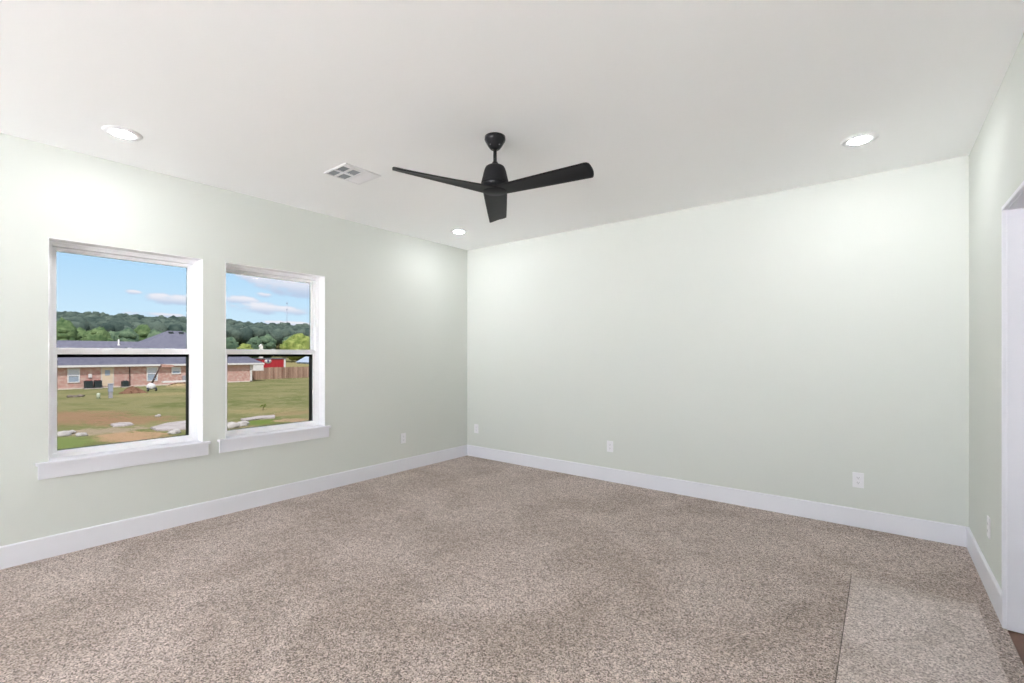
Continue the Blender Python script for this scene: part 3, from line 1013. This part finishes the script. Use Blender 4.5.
def outdoors():
    # terrain
    b = MB()
    xs = [80, 20, 6, 0, -4, -8, -12, -16, -20, -26, -32, -40, -48, -56, -64, -72, -80, -85, -90, -100, -115, -130, -145, -160, -200, -250, -300, -350, -400, -440, -600]
    ys = [-300, -150, -60, -30, -15, -5, 0, 5, 10, 20, 30, 45, 60, 90, 130, 180, 240, 320, 450]
    vs = [[b.bm.verts.new((x, y, ground_z(x))) for y in ys] for x in xs]
    for i in range(len(xs) - 1):
        for j in range(len(ys) - 1):
            b.bm.faces.new([vs[i][j], vs[i + 1][j], vs[i + 1][j + 1], vs[i][j + 1]]).smooth = True
    struct(b.build('terrain', 'ground'))
    b = MB()
    b.box(-60, 70, -ROOM_L - 45.0, -ROOM_L - WT - 0.01, -0.45, -0.12)
    struct(b.build('bounce_slab', 'bounce_slab_pale'))  # unseen slab, added to throw sunlight up onto the ceiling
    b = MB()
    b.box(-3.0, 6.6, -ROOM_L - 2.6, -ROOM_L - WT - 0.001, ROOM_H + 0.02, ROOM_H + 0.25)
    struct(b.build('sky_blocker', 'duct_grey'))  # unseen overhang, added to keep sky light off the lower walls
    b = MB()
    b.box(-60, 70, -ROOM_L - 45.3, -ROOM_L - 45.0, -0.4, 26.0)
    struct(b.build('horizon_blocker', 'duct_grey'))  # unseen wall, added to block low sky light from the rear opening

    # ---------------- neighbouring brick house
    h = thing('brick_house', 'long red brick house with grey hip roof across the lawn', 'house', (-65.0, 10.0, -2.47))
    OX, OY, OZ = 65.0, -10.0, 2.47        # local = world + offset

    def hb(x0, x1, y0, y1, z0, z1, bev=0.0):
        b.box(x0 + OX, x1 + OX, y0 + OY, y1 + OY, z0 + OZ, z1 + OZ, bev)
    b = MB()
    hb(-79.5, -65.0, 8.0, 24.3, -2.35, 0.03)
    hb(-73.8, -65.001, -14.0, 8.0, -2.35, 0.03)
    b.build('wall', 'brick', h)
    b = MB()
    hb(-79.5, -64.93, 8.0, 24.38, -2.7, -2.33)
    hb(-73.8, -64.93, -14.0, 8.0, -2.7, -2.33)
    b.build('foundation', 'house_trim', h)
    # roof: one front plane, a low wing ridge on the left and a taller hip on the right
    sl, ex, ez = 0.577, -64.5, 0.14

    def L(x, y, z):
        return (x + OX, y + OY, z + OZ)
    b = MB()
    rz = ez + sl * 4.9
    pz = ez + sl * 7.7
    A = L(ex, -14.6, ez); B_ = L(ex, 25.9, ez); P1 = L(-72.2, 16.5, pz); P2 = L(-72.2, 18.2, pz)
    R1 = L(-69.4, 16.5 - (pz - rz) / sl, rz); R0 = L(-69.4, -14.6, rz)
    b.face([A, B_, P2, P1, R1, R0])
    C_ = L(-79.9, 25.9, ez)
    b.face([B_, C_, P2])
    D_ = L(-79.9, 8.8, ez)
    b.face([C_, D_, P1, P2])
    Vy = L(-74.3, 8.8, ez)
    b.face([D_, L(-74.3, 8.8, ez), R1, P1])
    b.face([Vy, L(-74.3, -14.6, ez), R0, R1])
    b.face([A, R0, L(-74.3, -14.6, ez)])
    roof = b.build('roof', 'shingle', h)
    b = MB()
    hb(-64.52, -64.44, -14.6, 25.9, -0.06, 0.17)
    hb(-79.9, -64.52, 25.85, 25.93, -0.06, 0.17)
    hb(-65.0, -64.52, -14.6, 25.85, -0.06, -0.02)
    b.build('fascia', 'house_white', h)
    # small roof fittings
    b = MB()
    b.lathe([(0.20, 0.0), (0.12, 0.12), (0.08, 0.25), (0.07, 0.75), (0.0, 0.78)], 12, L(-68.6, 10.55, ez + sl * 4.1 - 0.1))
    b.build('vent_pipe', 'house_white', roof)
    for y in (16.75, 17.95):
        b = MB()
        x = -71.7
        z = ez + sl * 7.2
        b.prism([(x + OX - 0.22, y - 0.26 + OY), (x + OX + 0.22, y - 0.26 + OY), (x + OX + 0.22, y + 0.26 + OY), (x + OX - 0.22, y + 0.26 + OY)], z + OZ - 0.2, z + OZ + 0.16)
        b.build('roof_vent', 'metal_dark', roof)
    # windows: frame, raised pale blind above, glass below
    for (y0, y1, z0, z1, zm_) in ((5.50, 6.40, -1.69, -0.235, -1.0), (12.48, 13.47, -1.83, -0.22, -1.0), (15.0, 15.86, -1.06, -0.28, -0.70)):
        b = MB()
        for q in ((y0 - .06, y0 + .05, z0 - .06, z1 + .06), (y1 - .05, y1 + .06, z0 - .06, z1 + .06), (y0 + .05, y1 - .05, z1 - .05, z1 + .06), (y0 + .05, y1 - .05, z0 - .06, z0 + .05), (y0 + .05, y1 - .05, zm_ - .03, zm_ + .03)):
            hb(-65.02, -64.94, *q)
        f = b.build('window', 'house_white', h)
        b = MB(); hb(-65.02, -64.97, y0 + .05, y1 - .05, zm_ + .03, z1 - .05); b.build('blind', 'pale_blind', f)
        b = MB(); hb(-65.02, -64.975, y0 + .05, y1 - .05, z0 + .05, zm_ - .03); b.build('pane', 'far_glass', f)
    b = MB()
    hb(-65.02, -64.95, 8.34, 9.26, -2.25, -0.19)
    d = b.build('door', 'house_door', h)
    b = MB(); hb(-64.96, -64.94, 8.58, 9.02, -1.05, -0.42); b.build('pane', 'far_glass', d)
    b = MB()
    hb(-65.02, -64.96, 8.22, 8.34, -2.35, -0.08); hb(-65.02, -64.96, 9.26, 9.38, -2.35, -0.08); hb(-65.02, -64.96, 8.34, 9.26, -0.19, -0.08)
    b.build('door_frame', 'house_trim', d)
    b = MB(); hb(-65.02, -64.90, 10.77, 10.85, -2.33, -0.06); b.build('downspout', 'pole_brown', h)
    b = MB(); hb(-65.1, -64.93, 24.18, 24.42, -2.6, -0.06); b.build('corner_post', 'house_white', h)
    b = MB(); hb(-69.0, -64.5, 24.42, 25.8, -0.95, -0.07, 0.03); b.build('porch_beam', 'house_white', h)
    b = MB(); hb(-65.02, -64.82, 16.08, 16.62, -2.16, -1.32, 0.03); b.build('meter_box', 'metal_grey', h)
    b = MB(); hb(-65.02, -64.88, 7.15, 7.45, -1.25, -0.85, 0.03); b.build('utility_box', 'house_white', h)

    # air conditioners against the wall
    def ac(y, w, z0, z1, label):
        t = thing('air_conditioner', label, 'air conditioner', (-64.35, y, z0), 0, 'outdoor air conditioning units')
        b = MB()
        b.box(-0.36, 0.36, -w / 2, w / 2, 0.04, z1 - z0 - 0.06, 0.05)
        for k in range(7):
            z = 0.12 + k * 0.1
            if z < z1 - z0 - 0.15:
                b.box(0.355, 0.372, -w / 2 + .06, w / 2 - .06, z, z + 0.03)
        b.build('cabinet', 'metal_dark', t)
        b = MB()
        b.lathe([(w * 0.42, 0), (w * 0.42, 0.05), (w * 0.1, 0.07), (0, 0.07)], 20, (0, 0, z1 - z0 - 0.06))
        b.build('fan_grille', 'metal_red' if w > 0.6 else 'metal_dark', t)
        b = MB(); b.box(-0.42, 0.42, -w / 2 - .05, w / 2 + .05, -0.06, 0.04); b.build('pad', 'concrete', t)
    ac(7.06, 0.68, -2.40, -1.50, 'dark air conditioner against the brick wall, left one of a close pair')
    ac(7.85, 0.62, -2.40, -1.50, 'dark air conditioner against the brick wall, right one of a close pair')
    ac(10.25, 0.60, -2.40, -1.68, 'dark air conditioner standing alone between door and dirt mound')

    # utility pedestal, pipe cap, mound, debris
    t = thing('utility_pedestal', 'slim blue-grey utility box standing upright in the grass', 'utility box', (-35.7, 3.32, ground_z(-35.7)))
    b = MB(); b.box(-0.11, 0.11, -0.12, 0.12, 0.42, 0.93, 0.02); b.build('cover', 'metal_blue_grey', t)
    b = MB(); b.box(-0.09, 0.09, -0.10, 0.10, -0.05, 0.42, 0.01); b.build('base', 'metal_grey', t)
    b = MB(); b.box(-0.125, 0.125, -0.135, 0.135, 0.93, 0.97, 0.01); b.build('lid', 'metal_blue_grey', t)
    b = MB()
    b.lathe([(0.10, -0.05), (0.10, 0.30), (0.085, 0.36), (0.0, 0.38)], 16)
    tag(b.build('pipe_cap', 'cap_green', None, (-36.0, 2.76, ground_z(-36.0))), 'short pale capped pipe sticking out of the grass left of the utility box', 'pipe')

    def heap(name, mt, label, cat, x, y, rx, ry, hgt, seed):
        b = MB()
        t = bmesh.new()
        bmesh.ops.create_uvsphere(t, u_segments=32, v_segments=16, radius=1.0)
        for v in t.verts:
            r = math.hypot(v.co.x, v.co.y)
            p = Vector((v.co.x * 2, v.co.y * 2, seed))
            k = 1 + 0.35 * mnoise.noise(p) + 0.2 * mnoise.noise(p * 2.7)
            zz = (1 - r) ** 0.85 * hgt * (1 + 0.3 * mnoise.noise(p * 2)) if v.co.z >= 0 else -0.15 * (1 - r)
            v.co = Vector((v.co.x * rx * k, v.co.y * ry * k, zz - 0.03))
        b.merge(t)
        return tag(b.build(name, mt, None, (x, y, ground_z(x))), label, cat)
    heap('dirt_mound', 'dirt', 'brown heap of bare dirt on the lawn before the brick house', 'dirt mound', -43.2, 6.2, 1.0, 0.92, 0.62, 1.0)
    heap('sand_mound', 'sand', 'low tan heap of sandy soil under the white board', 'dirt mound', -61.2, 14.6, 1.0, 1.45, 0.40, 4.0)
    b = MB()
    for k, (dx, dy, r) in enumerate(((0, -0.22, 0.16), (0.1, 0.05, 0.13), (-0.05, 0.28, 0.15), (0.05, -0.02, 0.1))):
        b.blob((dx, dy, r * 0.35), (r * 1.5, r * 1.5, r * 0.8), 2, 0.5, 1.6, k)
    tag(b.build('debris_heap', 'debris', None, (-41.06, 2.4, ground_z(-41.06))), 'small dark heap of debris lying in the grass, left side of the lawn', 'debris')
    b = MB()
    b.box(-0.14, 0.14, -1.35, 1.35, 0.40, 0.62, 0.02)
    tag(b.build('white_board', 'house_white', None, (-61.0, 14.3, ground_z(-61))), 'long white board lying level on the tan soil heap', 'board')

    # digger with a raised boom
    t = thing('digger', 'small white machine with a dark leaning boom before the house', 'digger', (-45.97, 8.08, ground_z(-45.97)))
    b = MB()
    b.blob((0, 0, 0.42), (0.36, 0.33, 0.30), 3, 0.12, 1.3, 2)
    b.build('body', 'house_white', t)
    for yy in (-0.28, 0.30):
        b = MB()
        b.tube((0.25, yy - 0.05, 0.16), (0.25, yy + 0.05, 0.16), 0.17, 0.17, 18)
        w = b.build('wheel', 'metal_dark', t)
        b = MB(); b.tube((0.25, yy - 0.06, 0.16), (0.25, yy + 0.06, 0.16), 0.07, 0.07, 12); b.build('wheel_hub', 'metal_grey', w)
    b = MB()
    b.tube((0.0, 0.02, 0.55), (0.05, 0.66, 2.18), 0.075, 0.055, 10)
    b.tube((0.05, 0.66, 2.18), (0.05, 0.92, 2.26), 0.055, 0.045, 10)
    b.build('boom', 'pole_brown', t)
    b = MB()
    b.prism([(-0.16, 0.74), (0.2, 0.74), (0.24, 1.62), (-0.18, 1.56)], 2.10, lambda x, y: 2.28 + 0.1 * (1.62 - y))
    b.build('bucket', 'bucket_pink', t)

    # concrete slabs and white stones on the near lawn
    SLABS = [
        ([(-12.21, -0.42), (-13.13, 0.22), (-13.38, 0.93), (-10.78, 0.12), (-10.99, -0.32), (-11.3, -0.49)], 'longest pale concrete slab at the right edge of the left window'),
        ([(-14.72, -0.82), (-14.91, -0.53), (-14.6, -0.32), (-13.84, -0.41), (-13.72, -0.68), (-13.84, -0.92)], 'small pale concrete slab beside the bare red dirt'),
        ([(-12.07, 1.94), (-12.4, 2.65), (-12.22, 3.14), (-11.37, 2.74), (-11.59, 2.24), (-11.39, 1.76)], 'pale concrete slab in the grass seen through the right window'),
    ]
    for poly, lab in SLABS:
        cx = sum(p[0] for p in poly) / len(poly)
        cy = sum(p[1] for p in poly) / len(poly)
        b = MB()
        g0 = ground_z(cx)
        b.prism([(x - cx, y - cy) for x, y in poly], lambda x, y: ground_z(cx + x) - g0 - 0.05, lambda x, y: ground_z(cx + x) - g0 + 0.045)
        bmesh.ops.bevel(b.bm, geom=[e for e in b.bm.edges if all(v.co.z > ground_z(cx + v.co.x) - g0 for v in e.verts)], offset=0.02, segments=2, affect='EDGES')
        tag(b.build('concrete_slab', 'concrete', None, (cx, cy, g0)), lab, 'concrete slab', 'broken concrete slabs on the lawn')
    STONES = [
        (-12.6, -2.21, 0.15, 'white stone in the bright grass, nearest the left window frame'),
        (-13.0, -2.02, 0.12, 'white stone lying just behind the leftmost white stone'),
        (-12.06, -1.92, 0.11, 'smaller white stone right of the pair in bright grass'),
        (-10.18, -0.39, 0.13, 'white stone in front of the longest concrete slab'),
        (-16.42, 0.87, 0.09, 'small white stone alone on the olive grass, left window'),
        (-9.95, 0.88, 0.19, 'larger white stone at the lower left of the right window'),
        (-10.2, 1.24, 0.17, 'white stone next to the larger one, right window'),
    ]
    for k, (x, y, r, lab) in enumerate(STONES):
        b = MB()
        b.blob((0, 0, r * 0.3), (r, r * 1.1, r * 0.6), 2, 0.45, 1.5, 20 + k)
        tag(b.build('stone', 'stone_white', None, (x, y, ground_z(x))), lab, 'stone', 'white stones on the near lawn')
    # sapling
    t = thing('sapling', 'tiny young plant standing alone in the grass, right window', 'plant', (-15.1, 4.0, ground_z(-15.1)))
    b = MB(); b.tube((0, 0, -0.03), (0.01, 0.01, 0.22), 0.012, 0.008, 8); b.build('stem', 'bark', t)
    b = MB()
    for k in range(7):
        a = k * 2.4
        b.blob((0.07 * math.cos(a), 0.09 * math.sin(a), 0.14 + 0.014 * k), (0.045, 0.045, 0.028), 1, 0.3, 1.5, k)
    b.build('foliage', 'leaf_light', t)

    # ---------------- wooden fence
    t = thing('wooden_fence', 'weathered brown picket fence running right from the brick house', 'fence', (-70.0, 25.0, -2.47))
    rnd = random.Random(3)
    b = MB()
    y = 0.0
    while y < 21.0:
        w = 0.14
        hh = 1.80 + rnd.uniform(-0.03, 0.03)
        x = rnd.uniform(-0.008, 0.008)
        b.prism([(x, y), (x + 0.02, y), (x + 0.02, y + w), (x, y + w)], -0.05, hh)
        y += w + 0.012
    b.build('pickets', 'fence_wood', t)
    b = MB()
    for z in (0.3, 0.95, 1.55):
        b.box(-0.05, -0.01, 0, 21.0, z, z + 0.09)
    b.build('rail', 'fence_wood', t)
    for k in range(9):
        b = MB(); b.box(-0.14, -0.05, 0.05 + k * 2.6, 0.14 + k * 2.6, -0.1, 1.86); b.build('post', 'fence_wood', t)

    # ---------------- red shed
    t = thing('red_shed', 'red shed with white trim and a round emblem behind the fence', 'shed', (-77.5, 32.5, -2.47))
    b = MB(); b.box(-1.5, 1.5, -1.9, 1.75, -0.05, 3.05); b.build('wall', 'shed_red', t)
    b = MB()
    b.box(1.45, 1.54, 1.70, 2.0, -0.05, 3.1)
    b.box(1.45, 1.54, -1.95, 1.70, 3.03, 3.14)
    b.build('trim', 'house_white', t)
    b = MB()
    b.prism([(-1.7, -2.0), (1.65, -2.0), (1.65, 2.05), (-1.7, 2.05)], 3.1, lambda x, y: 3.2)
    b.build('roof', 'shingle', t)
    tmp = MB(); tmp.lathe([(0.0, 0), (0.5, 0), (0.5, 0.03), (0.0, 0.03)], 28)
    b = MB(); b.merge(tmp.bm, Matrix.Translation((1.50, -0.93, 2.715)) @ Matrix.Rotation(PI / 2, 4, 'Y') @ Matrix.Diagonal((0.82, 1.12, 1, 1)))
    e = b.build('emblem', 'house_white', t)
    tmp = MB(); tmp.lathe([(0.0, 0), (0.2, 0), (0.2, 0.02), (0.0, 0.02)], 20)
    b = MB(); b.merge(tmp.bm, Matrix.Translation((1.53, -0.93, 2.715)) @ Matrix.Rotation(PI / 2, 4, 'Y') @ Matrix.Diagonal((1.25, 0.7, 1, 1)))
    b.build('emblem_mark', 'emblem_blue', e)

    # ---------------- distant buildings
    t = thing('metal_barn', 'pale blue metal roofed barn in the field beyond the fence', 'barn', (-101.6, 54.0, -1.1))
    b = MB()
    b.prism([(-4, -2.3), (3.0, -2.3), (3.0, 2.3), (-4, 2.3)], 0, 0.75)
    b.face([(3.0, -2.3, 0.75), (3.0, 2.3, 0.75), (3.0, 0, 2.0)])
    b.face([(-4.0, -2.3, 0.75), (-4.0, 2.3, 0.75), (-4.0, 0, 2.0)])
    b.build('wall', 'blue_metal', t)
    b = MB()
    for s in (-1, 1):
        b.face([(3.2, s * 2.6, 0.62), (-4.2, s * 2.6, 0.62), (-4.2, 0, 2.06), (3.2, 0, 2.06)])
        b.face([(3.2, s * 2.6, 0.56), (-4.2, s * 2.6, 0.56), (-4.2, 0, 2.0), (3.2, 0, 2.0)])
    b.build('roof', 'blue_metal', t)
    t = thing('white_outbuilding', 'tiny white gabled outbuilding at the foot of the wooded hill', 'shed', (-118.0, 48.75, ground_z(-118) - 0.1))
    b = MB()
    b.prism([(-0.3, -0.36), (0.3, -0.36), (0.3, 0.36), (-0.3, 0.36)], 0, 4.0)
    b.build('wall', 'house_white', t)
    b = MB()
    for s in (-1, 1):
        b.face([(0.4, s * 0.45, 3.92), (-0.4, s * 0.45, 3.92), (-0.4, 0, 4.55), (0.4, 0, 4.55)])
    b.face([(0.3, -0.36, 4.0), (0.3, 0.36, 4.0), (0.3, 0, 4.5)])
    b.build('roof', 'house_white', t)
    t = thing('radio_mast', 'thin grey radio mast rising above the wooded hill', 'mast', (-300.0, 144.35, 12.5))
    b = MB(); b.tube((0, 0, 0), (0, 0, 23.5), 0.22, 0.10, 8); b.build('mast_pole', 'metal_blue_grey', t)
    for z in (18, 22):
        b = MB()
        b.box(-0.35, 0.35, -0.35, 0.35, z, z + 0.5)
        b.build('antenna', 'metal_blue_grey', t)

    # ---------------- trees at the foot of the hill
    TREES = [
        (-120, 12.9, 8.4, 2.3, 'leaf_mid', 'yellow-green tree at the left edge of the left window'),
        (-126.4, 16.4, 6.9, 1.9, 'leaf_mid', 'smaller yellow-green tree just right of the leftmost one'),
        (-115.9, 17.2, 6.7, 2.5, 'leaf_mid', 'mid green tree right of the two yellow-green trees'),
        (-128, 21.9, 6.7, 2.6, 'leaf_dark', 'dark green tree behind the roof ridge, left of the vent pipe'),
        (-119.3, 22.5, 6.6, 2.8, 'leaf_dark', 'dark green tree behind the roof ridge, right of the vent pipe'),
        (-133.8, 28.6, 8.6, 2.3, 'leaf_mid', 'taller mid green tree just left of the roof peak'),
        (-120, 27.7, 6.7, 2.6, 'leaf_dark', 'dark green tree partly hidden by the roof hip'),
        (-128, 35.5, 6.8, 2.8, 'leaf_dark', 'dark green tree hidden mostly by the roof peak'),
        (-128, 45.1, 5.8, 2.6, 'leaf_dark', 'dark green tree at the left edge of the right window'),
        (-121, 46.2, 4.2, 1.9, 'leaf_light', 'low yellow-green bush above the meeting rail, right window'),
        (-129, 52.0, 6.1, 2.4, 'leaf_dark', 'dark green tree right of the white outbuilding'),
        (-131, 56.0, 7.1, 2.6, 'leaf_dark', 'dark green tree left of the big light green tree'),
        (-114, 56.2, 6.4, 4.6, 'leaf_light', 'big round light green tree at the right of the right window'),
        (-135, 65.0, 7.0, 3.0, 'leaf_dark', 'dark green tree behind the big light green tree'),
    ]
    for k, (x, y, zt, r, mt, lab) in enumerate(TREES):
        gz = ground_z(x)
        hgt = zt - gz
        t = thing('leafy_tree', lab, 'tree', (x, y, gz), 0, 'trees at the foot of the hill')
        rn = random.Random(50 + k)
        b = MB(); b.tube((0, 0, -0.2), (0, 0, hgt * 0.5), 0.22, 0.12, 10); b.build('trunk', 'bark', t)
        b = MB()
        b.blob((0, 0, hgt * 0.52), (r * 0.85, r * 0.85, hgt * 0.46), 3, 0.28, 2.2, k)
        for q in range(16):
            a = rn.uniform(0, 2 * PI)
            el = rn.uniform(-0.6, 1.0)
            rr = r * rn.uniform(0.26, 0.42)
            ce = math.sqrt(max(0, 1 - el * el))
            b.blob((math.cos(a) * ce * r * 0.68, math.sin(a) * ce * r * 0.68, hgt * 0.53 + el * hgt * 0.34), (rr, rr, rr * 0.8), 2, 0.4, 2.4, k * 20 + q)
        b.build('crown', mt, t)

    # ---------------- wooded hill
    rn = random.Random(11)
    ico = bmesh.new()
    bmesh.ops.create_icosphere(ico, subdivisions=2, radius=1.0)
    ico.verts.ensure_lookup_table()
    base_v = [v.co.copy() for v in ico.verts]
    base_f = [[v.index for v in f.verts] for f in ico.faces]
    ico.free()
    V, F = [], []
    x = -142.0
    while x > -372.0:
        step = 3.0 if x > -230 else 4.4
        y = -6.0 + abs(x) * 0.02
        ymax = abs(x) * 0.74
        while y < ymax:
            px, py = x + rn.uniform(-2.5, 2.5), y + rn.uniform(-2.2, 2.2)
            if abs(px + 300) < 4 and abs(py - 144.35) < 4:
                y += step
                continue
            r = rn.uniform(1.5, 2.6) if x > -230 else rn.uniform(2.0, 3.4)
            hz = rn.uniform(7.2, 8.6) + (1.2 if rn.random() < 0.04 else 0)
            trend = (0.035 * (104 - py) if py > 104 else 0.012 * (py - 104)) if x < -250 else 0
            cz = ground_z(px) + hz - r * 0.9 + trend + 0.8 * mnoise.noise(Vector((px * 0.02, py * 0.02, 0)))
            o = len(V)
            off = Vector((px, py, 3.0))
            for n in base_v:
                k = 1 + 0.30 * mnoise.noise(n * 1.6 + off) + 0.16 * mnoise.noise(n * 3.5 + off)
                V.append((px + n.x * r * k, py + n.y * r * k, cz + n.z * r * 1.05 * k))
            F.extend([[i + o for i in f] for f in base_f])
            y += step * rn.uniform(0.85, 1.15)
        x -= step * 1.35
    me = bpy.data.meshes.new('forest_canopy')
    me.from_pydata(V, [], F)
    me.polygons.foreach_set('use_smooth', [True] * len(me.polygons))
    me.materials.append(MATS['leaf_forest_hazy'])
    o = bpy.data.objects.new('forest_canopy', me)
    COL.objects.link(o)
    tag(o, 'dense green forest canopy covering the distant hill, bluish haze painted into its colour', 'forest', kind='stuff')


outdoors()
